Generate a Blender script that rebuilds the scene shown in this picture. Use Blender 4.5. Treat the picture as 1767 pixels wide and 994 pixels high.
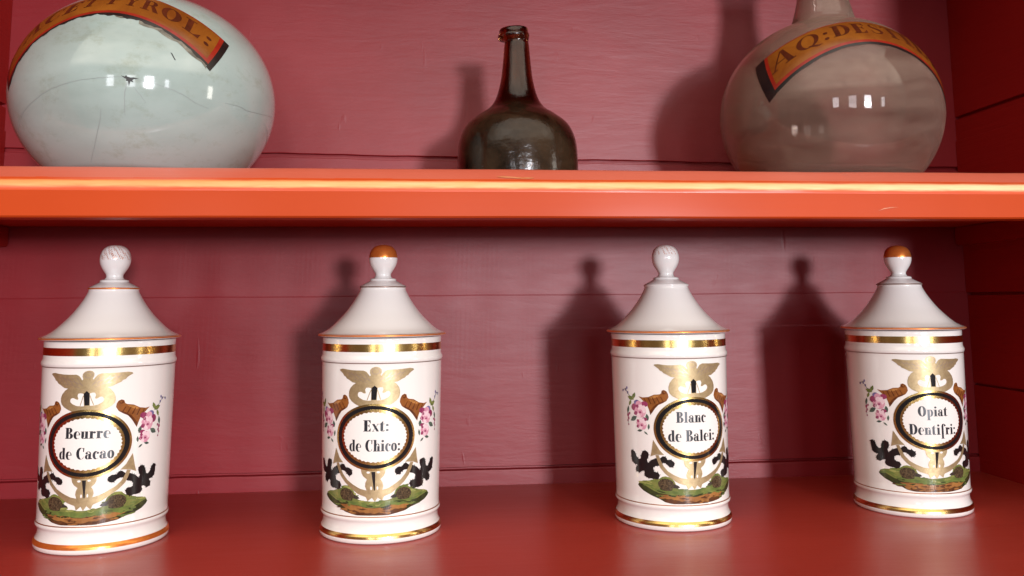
import bpy, bmesh, math, random
from mathutils import Vector, Matrix
from mathutils.geometry import tessellate_polygon

random.seed(7)
for o in list(bpy.data.objects):
    bpy.data.objects.remove(o, do_unlink=True)
scene = bpy.context.scene
COL = scene.collection
rad = math.radians

# ------------------------------------------------------------------ camera
cam_data = bpy.data.cameras.new("camera")
cam = bpy.data.objects.new("camera", cam_data)
COL.objects.link(cam)
cam_data.sensor_width = 36.0
cam_data.lens = 1504.6 * 36.0 / 1767.0
cam_data.shift_x = (883.5 - 882.2) / 1767.0
cam_data.shift_y = -(497.0 - 337.0) / 1767.0
cam_data.clip_start = 0.02
cam_data.clip_end = 100.0
_r = Vector((0.9951787, -0.09775896, -0.0079079))
_u = Vector((-0.00410388, -0.12206334, 0.99251383))
_f = Vector((0.09799238, 0.98769617, 0.12187603))
CAM = Vector((-0.0453, -0.9017, 0.2047))
cam.matrix_world = Matrix(((_r.x, _u.x, -_f.x, CAM.x), (_r.y, _u.y, -_f.y, CAM.y), (_r.z, _u.z, -_f.z, CAM.z), (0, 0, 0, 1)))
scene.camera = cam

# ------------------------------------------------------------------ world: the dim room behind the photographer
world = bpy.data.worlds.new("World")
scene.world = world
world.use_nodes = True
WN, WL = world.node_tree.nodes, world.node_tree.links
bg = WN["Background"]


def wmath(op, a, b=None):
    n = WN.new("ShaderNodeMath")
    n.operation = op
    for k, v in ((0, a), (1, b)):
        if v is None:
            continue
        if isinstance(v, (int, float)):
            n.inputs[k].default_value = v
        else:
            WL.new(v, n.inputs[k])
    return n.outputs[0]


tc = WN.new("ShaderNodeTexCoord")
sep = WN.new("ShaderNodeSeparateXYZ")
WL.new(tc.outputs["Generated"], sep.inputs[0])
ny = wmath("MULTIPLY", sep.outputs[1], -1.0)
az = wmath("ARCTAN2", sep.outputs[0], ny)
ramp = WN.new("ShaderNodeValToRGB")
WL.new(wmath("ADD", wmath("MULTIPLY", sep.outputs[2], 0.5), 0.5), ramp.inputs[0])
cr = ramp.color_ramp
cr.interpolation = "LINEAR"
cr.elements[0].position = 0.0
cr.elements[0].color = (0.05, 0.03, 0.022, 1)
cr.elements[1].position = 1.0
cr.elements[1].color = (1.5, 1.34, 1.18, 1)
for pos, c in ((0.33, (0.08, 0.045, 0.03)), (0.42, (0.11, 0.07, 0.05)), (0.47, (0.14, 0.10, 0.08)), (0.60, (0.14, 0.105, 0.085)), (0.65, (0.22, 0.18, 0.15)), (0.695, (2.3, 1.98, 1.62)), (0.86, (2.1, 1.82, 1.5)), (0.93, (1.6, 1.42, 1.24))):
    e = cr.elements.new(pos)
    e.color = (*c, 1)
wn = WN.new("ShaderNodeTexWhiteNoise")
wn.noise_dimensions = "1D"
WL.new(wmath("FLOOR", wmath("MULTIPLY", az, 7.3)), wn.inputs["W"])
low = wmath("LESS_THAN", sep.outputs[2], 0.3)
gain_low = wmath("ADD", wmath("MULTIPLY", wn.outputs["Value"], 1.1), 0.45)
cn = WN.new("ShaderNodeTexNoise")
cn.inputs["Scale"].default_value = 5.0
cn.inputs["Detail"].default_value = 3.0
WL.new(tc.outputs["Generated"], cn.inputs["Vector"])
fade = WN.new("ShaderNodeMapRange")
fade.interpolation_type = "SMOOTHSTEP"
fade.inputs["From Min"].default_value = 0.15
fade.inputs["From Max"].default_value = 0.75
fade.inputs["To Min"].default_value = 0.12
WL.new(wmath("COSINE", wmath("SUBTRACT", az, 0.12)), fade.inputs["Value"])
gain_high = wmath("MULTIPLY", fade.outputs[0], wmath("ADD", wmath("MULTIPLY", cn.outputs["Fac"], 1.6), 0.2))   # the lit ceiling in front of the cupboard
gain = wmath("ADD", wmath("MULTIPLY", low, gain_low), wmath("MULTIPLY", wmath("SUBTRACT", 1.0, low), gain_high))
mixw = WN.new("ShaderNodeVectorMath")
mixw.operation = "SCALE"
WL.new(ramp.outputs[0], mixw.inputs[0])
WL.new(gain, mixw.inputs["Scale"])
WL.new(mixw.outputs[0], bg.inputs["Color"])
bg.inputs["Strength"].default_value = 0.85


# ------------------------------------------------------------------ lamps: the windows across the room
def window_light(name, loc, target, w, h, radiance, color):
    L = bpy.data.lights.new(name, "AREA")
    L.shape = "RECTANGLE"
    L.size, L.size_y = w, h
    L.energy = radiance * math.pi * w * h
    L.color = color
    o = bpy.data.objects.new(name, L)
    COL.objects.link(o)
    o.location = loc
    o.rotation_euler = (Vector(target) - Vector(loc)).to_track_quat("-Z", "Y").to_euler()
    return o


COOL = (0.97, 0.985, 1.06)
window_light("window_light", (2.20, -8.0, 0.72), (0.1, 0, 0.3), 1.00, 2.0, 24.0, COOL)
window_light("window_light", (2.15, -7.96, 0.38), (0.1, 0, 0.3), 0.70, 0.62, 235.0, COOL)      # the clear lower panes of the same window
window_light("window_light", (0.10, -8.0, 0.72), (0.1, 0, 0.3), 1.00, 1.9, 6.0, COOL)
window_light("window_light", (-2.20, -8.0, 0.72), (0.1, 0, 0.3), 0.80, 1.7, 8.0, COOL)
window_light("window_light", (4.65, -8.0, 0.80), (0.1, 0, 0.3), 0.50, 1.6, 8.0, COOL)
window_light("window_light", (1.75, -0.85, 0.42), (0.0, -0.1, 0.3), 0.16, 0.50, 9.0, (1.0, 0.95, 0.86))

scene.view_settings.view_transform = "Standard"
scene.view_settings.look = "None"
scene.view_settings.exposure = 0.14
scene.view_settings.gamma = 1.0


# ------------------------------------------------------------------ materials
def mat(name, color, rough=0.4, metal=0.0, spec=0.5, coat=0.0, coat_rough=0.05, trans=0.0, ior=1.5):
    m = bpy.data.materials.new(name)
    m.use_nodes = True
    b = m.node_tree.nodes["Principled BSDF"]
    b.inputs["Base Color"].default_value = (*color, 1)
    b.inputs["Roughness"].default_value = rough
    b.inputs["Metallic"].default_value = metal
    b.inputs["Specular IOR Level"].default_value = spec
    b.inputs["Coat Weight"].default_value = coat
    b.inputs["Coat Roughness"].default_value = coat_rough
    b.inputs["Transmission Weight"].default_value = trans
    b.inputs["IOR"].default_value = ior
    return m


def nodes(m):
    return m.node_tree.nodes, m.node_tree.links, m.node_tree.nodes["Principled BSDF"]


def coords(m, scale=(1, 1, 1)):
    N, L, b = nodes(m)
    t = N.new("ShaderNodeTexCoord")
    mp = N.new("ShaderNodeMapping")
    mp.inputs["Scale"].default_value = scale
    L.new(t.outputs["Object"], mp.inputs["Vector"])
    return mp.outputs[0]


def noise(m, vec, scale, detail=4.0, rough=0.6, dist=0.0):
    N, L, b = nodes(m)
    n = N.new("ShaderNodeTexNoise")
    n.inputs["Scale"].default_value = scale
    n.inputs["Detail"].default_value = detail
    n.inputs["Roughness"].default_value = rough
    n.inputs["Distortion"].default_value = dist
    L.new(vec, n.inputs["Vector"])
    return n.outputs["Fac"]


def ramp_color(m, fac, stops):
    N, L, b = nodes(m)
    r = N.new("ShaderNodeValToRGB")
    els = r.color_ramp.elements
    els[0].position, els[1].position = stops[0][0], stops[-1][0]
    els[0].color, els[1].color = (*stops[0][1], 1), (*stops[-1][1], 1)
    for p, c in stops[1:-1]:
        e = els.new(p)
        e.color = (*c, 1)
    L.new(fac, r.inputs[0])
    return r.outputs[0]


def bump(m, fac, strength, dist, prev=None):
    N, L, b = nodes(m)
    n = N.new("ShaderNodeBump")
    n.inputs["Strength"].default_value = strength
    n.inputs["Distance"].default_value = dist
    L.new(fac, n.inputs["Height"])
    if prev is not None:
        L.new(prev, n.inputs["Normal"])
    L.new(n.outputs[0], b.inputs["Normal"])
    return n.outputs[0]


def paint(name, c0, c1, rough, spec, strokes, axis_scale):
    m = mat(name, c0, rough, spec=spec)
    N, L, b = nodes(m)
    v = coords(m)
    f = noise(m, v, 3.2, 5, 0.6)
    L.new(ramp_color(m, f, [(0.3, c0), (0.7, c1)]), b.inputs["Base Color"])
    vs = coords(m, axis_scale)
    s1 = noise(m, vs, 1.0, 6, 0.65, 0.3)
    s2 = noise(m, v, 28.0, 3, 0.5)
    p = bump(m, s1, strokes, 0.0012)
    bump(m, s2, strokes * 0.35, 0.0012, p)
    rr = N.new("ShaderNodeMapRange")
    rr.inputs["To Min"].default_value = rough - 0.06
    rr.inputs["To Max"].default_value = rough + 0.06
    L.new(s1, rr.inputs["Value"])
    L.new(rr.outputs[0], b.inputs["Roughness"])
    return m


M = {}
M["wall_paint"] = paint("mauve red back paint", (0.195, 0.005, 0.008), (0.28, 0.012, 0.018), 0.46, 0.48, 0.36, (13, 60, 75))
m = M["wall_paint"]
N, L, b = nodes(m)
prev = b.inputs["Normal"].links[0].from_socket
nk = N.new("ShaderNodeMapRange")
nk.inputs["From Min"].default_value = 0.68
nk.inputs["From Max"].default_value = 0.74
L.new(noise(m, coords(m, (42, 42, 11)), 1.0, 3, 0.55, 0.4), nk.inputs["Value"])
bump(m, nk.outputs[0], 0.2, 0.0012, prev)
M["side_paint"] = paint("dark red side paint", (0.32, 0.010, 0.008), (0.38, 0.014, 0.010), 0.5, 0.2, 0.6, (60, 5, 150))
M["shelf_paint"] = paint("orange red shelf paint", (0.47, 0.052, 0.006), (0.54, 0.064, 0.009), 0.5, 0.15, 0.10, (4, 90, 90))
for k_, v_ in (("Coat Weight", 0.07), ("Coat Roughness", 0.18)):
    M["shelf_paint"].node_tree.nodes["Principled BSDF"].inputs[k_].default_value = v_
M["floor_paint"] = paint("red floor paint", (0.36, 0.032, 0.019), (0.42, 0.042, 0.027), 0.32, 0.5, 0.25, (6, 60, 60))
M["sheen_top"] = paint("satin shelf top paint with painted sheen", (0.56, 0.10, 0.05), (0.62, 0.16, 0.10), 0.36, 0.9, 0.25, (5, 60, 90))  # paler pink base colour stands in for the ceiling's reflection on the slope
m = M["edge_highlight"] = mat("shelf edge with painted highlight", (0.8, 0.3, 0.1), 0.3, spec=0.5, coat=0.6, coat_rough=0.2)  # bright edge highlight put into the base colour, paler towards the right
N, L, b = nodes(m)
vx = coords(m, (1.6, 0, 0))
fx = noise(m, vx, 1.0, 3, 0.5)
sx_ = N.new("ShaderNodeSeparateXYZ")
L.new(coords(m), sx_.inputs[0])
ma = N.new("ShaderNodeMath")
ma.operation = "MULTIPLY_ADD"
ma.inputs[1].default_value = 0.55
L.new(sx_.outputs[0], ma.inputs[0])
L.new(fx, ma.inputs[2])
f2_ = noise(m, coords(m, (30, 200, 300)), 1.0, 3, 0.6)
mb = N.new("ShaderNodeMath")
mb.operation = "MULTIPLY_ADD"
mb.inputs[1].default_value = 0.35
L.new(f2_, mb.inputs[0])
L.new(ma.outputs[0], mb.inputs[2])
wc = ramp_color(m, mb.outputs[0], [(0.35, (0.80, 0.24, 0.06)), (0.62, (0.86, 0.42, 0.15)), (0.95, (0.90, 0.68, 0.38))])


def mnode(op, *args):
    n = N.new("ShaderNodeMath")
    n.operation = op
    for k, a in enumerate(args):
        if isinstance(a, (int, float)):
            n.inputs[k].default_value = a
        else:
            L.new(a, n.inputs[k])
    return n.outputs[0]


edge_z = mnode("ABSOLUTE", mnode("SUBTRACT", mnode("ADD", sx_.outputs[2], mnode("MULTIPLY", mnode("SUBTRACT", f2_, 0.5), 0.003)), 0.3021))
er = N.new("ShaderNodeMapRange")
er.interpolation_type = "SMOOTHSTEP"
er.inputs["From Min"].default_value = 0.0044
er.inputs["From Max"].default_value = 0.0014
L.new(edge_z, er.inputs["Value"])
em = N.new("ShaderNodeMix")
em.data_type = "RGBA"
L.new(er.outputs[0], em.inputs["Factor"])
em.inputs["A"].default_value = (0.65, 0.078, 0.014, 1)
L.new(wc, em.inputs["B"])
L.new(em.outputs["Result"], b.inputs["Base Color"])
m = M["floor_paint"]
N, L, b = nodes(m)
src = b.inputs["Base Color"].links[0].from_socket
dm = N.new("ShaderNodeMix")
dm.data_type = "RGBA"
df = N.new("ShaderNodeMapRange")
df.inputs["From Min"].default_value = 0.50
df.inputs["From Max"].default_value = 0.85
df.inputs["To Max"].default_value = 0.22
L.new(noise(m, coords(m), 300, 6, 0.75), df.inputs["Value"])
L.new(df.outputs[0], dm.inputs["Factor"])
L.new(src, dm.inputs["A"])
dm.inputs["B"].default_value = (0.42, 0.26, 0.20, 1)
L.new(dm.outputs["Result"], b.inputs["Base Color"])
prev = b.inputs["Normal"].links[0].from_socket
sc = N.new("ShaderNodeMapRange")
sc.inputs["From Min"].default_value = 0.69
sc.inputs["From Max"].default_value = 0.73
L.new(noise(m, coords(m, (9, 130, 1)), 1.0, 3, 0.5, 0.6), sc.inputs["Value"])
bump(m, sc.outputs[0], 0.12, 0.0008, prev)
M["porcelain"] = mat("white porcelain", (0.82, 0.80, 0.76), 0.12, spec=0.5, coat=0.6, coat_rough=0.04)
N, L, b = nodes(M["porcelain"])
bump(M["porcelain"], noise(M["porcelain"], coords(M["porcelain"]), 30, 2, 0.4), 0.05, 0.001)


def gold_mat(name, col, dark, rough):
    m = mat(name, col, rough, metal=1.0)
    N, L, b = nodes(m)
    v = coords(m)
    f = noise(m, v, 260, 4, 0.7, 0.5)
    L.new(ramp_color(m, f, [(0.3, dark), (0.62, col)]), b.inputs["Base Color"])
    bump(m, noise(m, v, 420, 2, 0.5), 0.12, 0.0003)
    return m


M["gold"] = gold_mat("burnished gilding", (0.80, 0.55, 0.20), (0.73, 0.49, 0.17), 0.22)
M["gold_matt"] = gold_mat("matt gilding", (0.46, 0.35, 0.19), (0.34, 0.25, 0.13), 0.45)
M["gold_matt"].node_tree.nodes["Principled BSDF"].inputs["Metallic"].default_value = 0.55
M["copper"] = gold_mat("copper toned gilding", (0.95, 0.33, 0.07), (0.86, 0.24, 0.045), 0.30)
M["copper"].node_tree.nodes["Principled BSDF"].inputs["Metallic"].default_value = 0.72
M["gilt_worn"] = mat("worn gilt trace", (0.62, 0.33, 0.24), 0.3, metal=0.3)
M["grey_line"] = mat("dull gilt line", (0.34, 0.25, 0.21), 0.35, metal=0.5)
M["rust_line"] = mat("brown gilt line", (0.40, 0.17, 0.10), 0.3, metal=0.5)
M["black"] = mat("black enamel", (0.012, 0.011, 0.012), 0.13, spec=0.5)
M["ink"] = mat("blue black lettering", (0.018, 0.020, 0.026), 0.3)


def enamel(name, c, c2=None, sc=180):
    m = mat(name, c, 0.2, spec=0.5)
    N, L, b = nodes(m)
    c2 = c2 or tuple(x * 0.6 for x in c)
    f = noise(m, coords(m), sc, 4, 0.6, 0.6)
    L.new(ramp_color(m, f, [(0.35, c2), (0.65, c)]), b.inputs["Base Color"])
    return m


M["horn"] = enamel("brown horn enamel", (0.28, 0.10, 0.024), (0.19, 0.062, 0.016))
M["horn_dark"] = enamel("dark horn enamel", (0.14, 0.04, 0.012))
M["horn_light"] = enamel("light horn enamel", (0.50, 0.22, 0.06))
M["rose"] = enamel("pink rose enamel", (0.70, 0.38, 0.46), (0.62, 0.26, 0.36))
M["rose_light"] = enamel("pale rose enamel", (0.83, 0.68, 0.70), (0.78, 0.54, 0.60))
M["rose_dark"] = enamel("magenta enamel", (0.34, 0.06, 0.14), (0.22, 0.03, 0.09))
M["violet"] = enamel("violet enamel", (0.22, 0.18, 0.38), (0.10, 0.08, 0.22))
M["leaf_green"] = enamel("olive leaf enamel", (0.22, 0.25, 0.07), (0.10, 0.14, 0.04))
M["leaf_grey"] = enamel("grey green leaf enamel", (0.10, 0.15, 0.11), (0.05, 0.07, 0.06))
M["grass"] = enamel("painted grass", (0.21, 0.22, 0.06), (0.13, 0.16, 0.045), 110)
M["grass_dark"] = enamel("dark painted grass", (0.05, 0.065, 0.02), (0.02, 0.025, 0.012), 110)
M["grass_mid"] = enamel("mid painted grass", (0.16, 0.21, 0.05), (0.09, 0.13, 0.035), 110)
M["grass_light"] = enamel("light painted grass", (0.33, 0.34, 0.11), (0.24, 0.26, 0.07), 110)
M["earth"] = enamel("painted earth", (0.36, 0.17, 0.05), (0.22, 0.09, 0.03), 110)
M["earth_dark"] = enamel("dark painted earth", (0.12, 0.05, 0.02), (0.06, 0.025, 0.012), 110)
M["shell"] = enamel("tortoise shell enamel", (0.12, 0.085, 0.045), (0.022, 0.017, 0.012), 700)
M["shell_head"] = enamel("tortoise head enamel", (0.05, 0.04, 0.035))
M["banner"] = enamel("ochre banner paint", (0.27, 0.088, 0.011), (0.17, 0.046, 0.007), 26)
M["banner_red"] = enamel("red banner line", (0.30, 0.022, 0.010), (0.22, 0.015, 0.008), 60)
M["banner_black"] = enamel("black banner border", (0.02, 0.014, 0.012), (0.012, 0.009, 0.009), 60)
M["banner_ink"] = enamel("brown banner lettering", (0.10, 0.022, 0.008), (0.06, 0.014, 0.006), 60)
M["border_worn"] = enamel("worn grey border", (0.24, 0.22, 0.17), (0.10, 0.09, 0.07), 120)

# milky pale aqua glass with old dirt
m = M["milk"] = mat("milky aqua glass", (0.55, 0.64, 0.61), 0.10, spec=0.5, coat=0.5, coat_rough=0.03)
N, L, b = nodes(m)
v = coords(m)
f1 = noise(m, coords(m, (1, 1, 2.2)), 5, 6, 0.55, 0.2)
base = ramp_color(m, f1, [(0.30, (0.26, 0.325, 0.295)), (0.50, (0.36, 0.445, 0.415)), (0.72, (0.43, 0.51, 0.48))])
f2 = noise(m, coords(m, (1, 1, 1.4)), 26, 7, 0.75, 0.1)
dirt = ramp_color(m, f2, [(0.53, (1, 1, 1)), (0.65, (0.82, 0.79, 0.71)), (0.78, (0.52, 0.47, 0.37))])
mx = N.new("ShaderNodeMix")
mx.data_type = "RGBA"
mx.blend_type = "MULTIPLY"
mx.inputs["Factor"].default_value = 0.75
L.new(base, mx.inputs["A"])
L.new(dirt, mx.inputs["B"])
L.new(mx.outputs["Result"], b.inputs["Base Color"])
M["crack"] = mat("crack in glass", (0.27, 0.31, 0.29), 0.5)
M["crack_dark"] = mat("dark hole in glass", (0.03, 0.03, 0.028), 0.6)


def glass(name, tint, rough, dust, dust_amt, dust_scale, lo, hi, stretch=(1, 1, 1.6)):
    m = mat(name, tint, rough, trans=1.0, ior=1.48)
    N, L, b = nodes(m)
    d = N.new("ShaderNodeBsdfDiffuse")
    d.inputs["Color"].default_value = (*dust, 1)
    mix = N.new("ShaderNodeMixShader")
    f = noise(m, coords(m, stretch), dust_scale, 6, 0.65, 0.4)
    r = N.new("ShaderNodeMapRange")
    r.inputs["From Min"].default_value = 0.35
    r.inputs["From Max"].default_value = 0.7
    r.inputs["To Min"].default_value = lo
    r.inputs["To Max"].default_value = hi
    L.new(f, r.inputs["Value"])
    L.new(r.outputs[0], mix.inputs[0])
    L.new(b.outputs[0], mix.inputs[1])
    L.new(d.outputs[0], mix.inputs[2])
    L.new(mix.outputs[0], N["Material Output"].inputs["Surface"])
    return m


M["smoky"] = glass("smoky mauve glass", (0.90, 0.81, 0.75), 0.035, (0.33, 0.225, 0.175), 0.2, 5, 0.14, 0.50, (1, 1, 4.5))
m = M["olive"] = glass("dark olive glass", (0.3, 0.14, 0.06), 0.16, (0.10, 0.060, 0.032), 0.2, 20, 0.02, 0.40, (1, 1, 1.3))
N, L, b = nodes(m)
tz = N.new("ShaderNodeTexCoord")
sz = N.new("ShaderNodeSeparateXYZ")
L.new(tz.outputs["Object"], sz.inputs[0])
L.new(ramp_color(m, sz.outputs[2], [(0.085, (0.10, 0.042, 0.016)), (0.115, (0.25, 0.10, 0.036))]), b.inputs["Base Color"])
mk = N.new("ShaderNodeMapRange")      # the film of old residue clings to the body, not the neck
mk.inputs["From Min"].default_value = 0.088
mk.inputs["From Max"].default_value = 0.068
L.new(sz.outputs[2], mk.inputs["Value"])
mixn = [n for n in N if n.type == "MIX_SHADER"][0]
src = mixn.inputs[0].links[0].from_socket
mm_ = N.new("ShaderNodeMath")
mm_.operation = "MULTIPLY"
L.new(src, mm_.inputs[0])
L.new(mk.outputs[0], mm_.inputs[1])
L.new(mm_.outputs[0], mixn.inputs[0])
bump(m, noise(m, coords(m), 60, 4, 0.6), 0.35, 0.002)


# ------------------------------------------------------------------ object helpers
def link(name, me, parent=None):
    o = bpy.data.objects.new(name, me)
    COL.objects.link(o)
    o.parent = parent
    return o


def thing(name, label, cat, loc=(0, 0, 0), rz=0.0, group=None):
    o = bpy.data.objects.new(name, None)
    o.empty_display_size = 0.02
    COL.objects.link(o)
    o.location = loc
    o.rotation_euler = (0, 0, rz)
    o["label"], o["category"] = label, cat
    if group:
        o["group"] = group
    return o


def lathe(name, prof, mats, parent=None, segs=160, midx=None, subdiv=True, taper=None):
    """prof: list of (r, z); midx: function(z_mid, i) -> material index"""
    bm = bmesh.new()
    rings = []
    for r, z in prof:
        if r < 1e-6:
            rings.append([bm.verts.new((0, 0, z))])
        else:
            rings.append([bm.verts.new((r * math.sin(2 * math.pi * k / segs), -r * math.cos(2 * math.pi * k / segs), z)) for k in range(segs)])
    for i in range(len(rings) - 1):
        A, B = rings[i], rings[i + 1]
        for k in range(segs):
            k2 = (k + 1) % segs
            if len(A) == 1 and len(B) == 1:
                continue
            if len(A) == 1:
                f = bm.faces.new((A[0], B[k2], B[k]))
            elif len(B) == 1:
                f = bm.faces.new((A[k], A[k2], B[0]))
            else:
                f = bm.faces.new((A[k], A[k2], B[k2], B[k]))
            f.smooth = True
            if midx:
                f.material_index = midx(0.5 * (prof[i][1] + prof[i + 1][1]), i, k)
    bmesh.ops.recalc_face_normals(bm, faces=bm.faces)
    me = bpy.data.meshes.new(name)
    bm.to_mesh(me)
    bm.free()
    for mm in (mats if isinstance(mats, (list, tuple)) else [mats]):
        me.materials.append(mm)
    return link(name, me, parent)


def catmull(pts, n=6):
    out = []
    for i in range(len(pts) - 1):
        p0 = pts[max(i - 1, 0)]
        p1, p2 = pts[i], pts[i + 1]
        p3 = pts[min(i + 2, len(pts) - 1)]
        for k in range(n):
            t = k / n
            out.append(tuple(0.5 * (2 * p1[j] + (p2[j] - p0[j]) * t + (2 * p0[j] - 5 * p1[j] + 4 * p2[j] - p3[j]) * t * t + (3 * p1[j] - p0[j] - 3 * p2[j] + p3[j]) * t ** 3) for j in range(2)))
    out.append(tuple(pts[-1]))
    return out


def extrude_x(name, prof, x0, x1, m, parent=None, closed=True, nx=1, jitter=None, smooth=False):
    """prof: list of (y, z) swept along x"""
    bm = bmesh.new()
    rows = []
    for i in range(nx + 1):
        x = x0 + (x1 - x0) * i / nx
        rows.append([bm.verts.new((x, y + (jitter(x, y, z)[0] if jitter else 0), z + (jitter(x, y, z)[1] if jitter else 0))) for y, z in prof])
    n = len(prof)
    for i in range(nx):
        for k in range(n if closed else n - 1):
            k2 = (k + 1) % n
            f = bm.faces.new((rows[i][k], rows[i][k2], rows[i + 1][k2], rows[i + 1][k]))
            f.smooth = smooth
    if closed:
        bm.faces.new(rows[0])
        bm.faces.new(list(reversed(rows[-1])))
    bmesh.ops.recalc_face_normals(bm, faces=bm.faces)
    me = bpy.data.meshes.new(name)
    bm.to_mesh(me)
    bm.free()
    me.materials.append(m)
    o = link(name, me, parent)
    return o


def auto_smooth(o, angle=35):
    bm = bmesh.new()
    bm.from_mesh(o.data)
    for f in bm.faces:
        f.smooth = True
    for e in bm.edges:
        if len(e.link_faces) == 2 and e.calc_face_angle(0) > rad(angle):
            e.smooth = False
    bm.to_mesh(o.data)
    bm.free()


# ------------------------------------------------------------------ painted decoration laid on curved surfaces
class Decal:
    def __init__(self, name, mapper, cuts):
        self.name, self.mapper, self.cuts = name, mapper, cuts
        self.polys, self.mats, self.n = [], [], 0

    def add(self, pts, m, level=1.0, mirror=False):
        if m not in self.mats:
            self.mats.append(m)
        mi = self.mats.index(m)
        self.polys.append(([tuple(p) for p in pts], mi, level))
        if mirror:
            self.polys.append(([(-p[0], p[1]) for p in pts], mi, level + 0.02))

    def build(self, parent):
        bm = bmesh.new()
        lev = bm.verts.layers.float.new("lev")
        for j, (pts, mi, level) in enumerate(self.polys):
            vs = [bm.verts.new((p[0], p[1], 0)) for p in pts]
            for w in vs:
                w[lev] = level + (j % 23) * 0.012
            for t in tessellate_polygon([[Vector((p[0], p[1], 0)) for p in pts]]):
                try:
                    f = bm.faces.new([vs[k] for k in t])
                    f.material_index = mi
                except ValueError:
                    pass
        us = [w.co.x for w in bm.verts]
        zs = [w.co.y for w in bm.verts]
        for ax, step in enumerate(self.cuts):
            if not step:
                continue
            vals = us if ax == 0 else zs
            c = math.floor(min(vals) / step) * step
            while c < max(vals):
                no = (1, 0, 0) if ax == 0 else (0, 1, 0)
                co = (c, 0, 0) if ax == 0 else (0, c, 0)
                bmesh.ops.bisect_plane(bm, geom=bm.verts[:] + bm.edges[:] + bm.faces[:], plane_co=co, plane_no=no, dist=1e-6)
                c += step
        bmesh.ops.delete(bm, geom=[w for w in bm.verts if not w.link_faces], context="VERTS")
        lev = bm.verts.layers.float.get("lev")
        nrm = []
        for w in bm.verts:
            p, n = self.mapper(w.co.x, w.co.y, w[lev])
            w.co = p
            nrm.append(n)
        for f in bm.faces:
            f.smooth = True
            f.normal_update()
            if f.normal.dot(nrm[f.verts[0].index] if f.verts[0].index >= 0 else Vector((0, -1, 0))) < 0:
                pass
        bm.verts.index_update()
        for f in bm.faces:
            f.normal_update()
            if f.normal.dot(nrm[f.verts[0].index]) < 0:
                f.normal_flip()
        me = bpy.data.meshes.new(self.name)
        bm.to_mesh(me)
        bm.free()
        for mm in self.mats:
            me.materials.append(mm)
        me.normals_split_custom_set_from_vertices([tuple(n) for n in nrm])
        return link(self.name, me, parent)


def ellipse(cx, cy, rx, ry, n=72, bump_n=0, bump_a=0.0, rot=0.0):
    out = []
    for k in range(n):
        t = 2 * math.pi * k / n
        s = 1 + bump_a * (1 if bump_n and math.sin(bump_n * t) > 0 else -1) if bump_n else 1
        x, y = rx * s * math.cos(t), ry * s * math.sin(t)
        out.append((cx + x * math.cos(rot) - y * math.sin(rot), cy + x * math.sin(rot) + y * math.cos(rot)))
    return out


# --- lettering: thick and thin roman letters drawn from strokes
def ring(cx, cy, rx, ry, icx, irx, iry, a0=0, a1=360, n=28):
    """crescent polygons between two ellipses"""
    out = []
    for k in range(n):
        t0, t1 = rad(a0 + (a1 - a0) * k / n), rad(a0 + (a1 - a0) * (k + 1) / n)
        out.append([(cx + rx * math.cos(t0), cy + ry * math.sin(t0)), (cx + rx * math.cos(t1), cy + ry * math.sin(t1)),
                    (icx + irx * math.cos(t1), cy + iry * math.sin(t1)), (icx + irx * math.cos(t0), cy + iry * math.sin(t0))])
    return out


def bar(x0, y0, x1, y1):
    return [[(x0, y0), (x1, y0), (x1, y1), (x0, y1)]]


def dot(x, y, r):
    return [ellipse(x, y, r, r, 16)]


def stroke(pts, w0, w1=None):
    """ribbon along a path; width may vary"""
    w1 = w1 if w1 is not None else [w0] * len(pts)
    out = []
    for i in range(len(pts) - 1):
        (xa, ya), (xb, yb) = pts[i], pts[i + 1]
        L_ = math.hypot(xb - xa, yb - ya) or 1
        nx, ny_ = -(yb - ya) / L_, (xb - xa) / L_
        a, c = w1[i] / 2, w1[i + 1] / 2
        out.append([(xa + nx * a, ya + ny_ * a), (xb + nx * c, yb + ny_ * c), (xb - nx * c, yb - ny_ * c), (xa - nx * a, ya - ny_ * a)])
    return out


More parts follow.
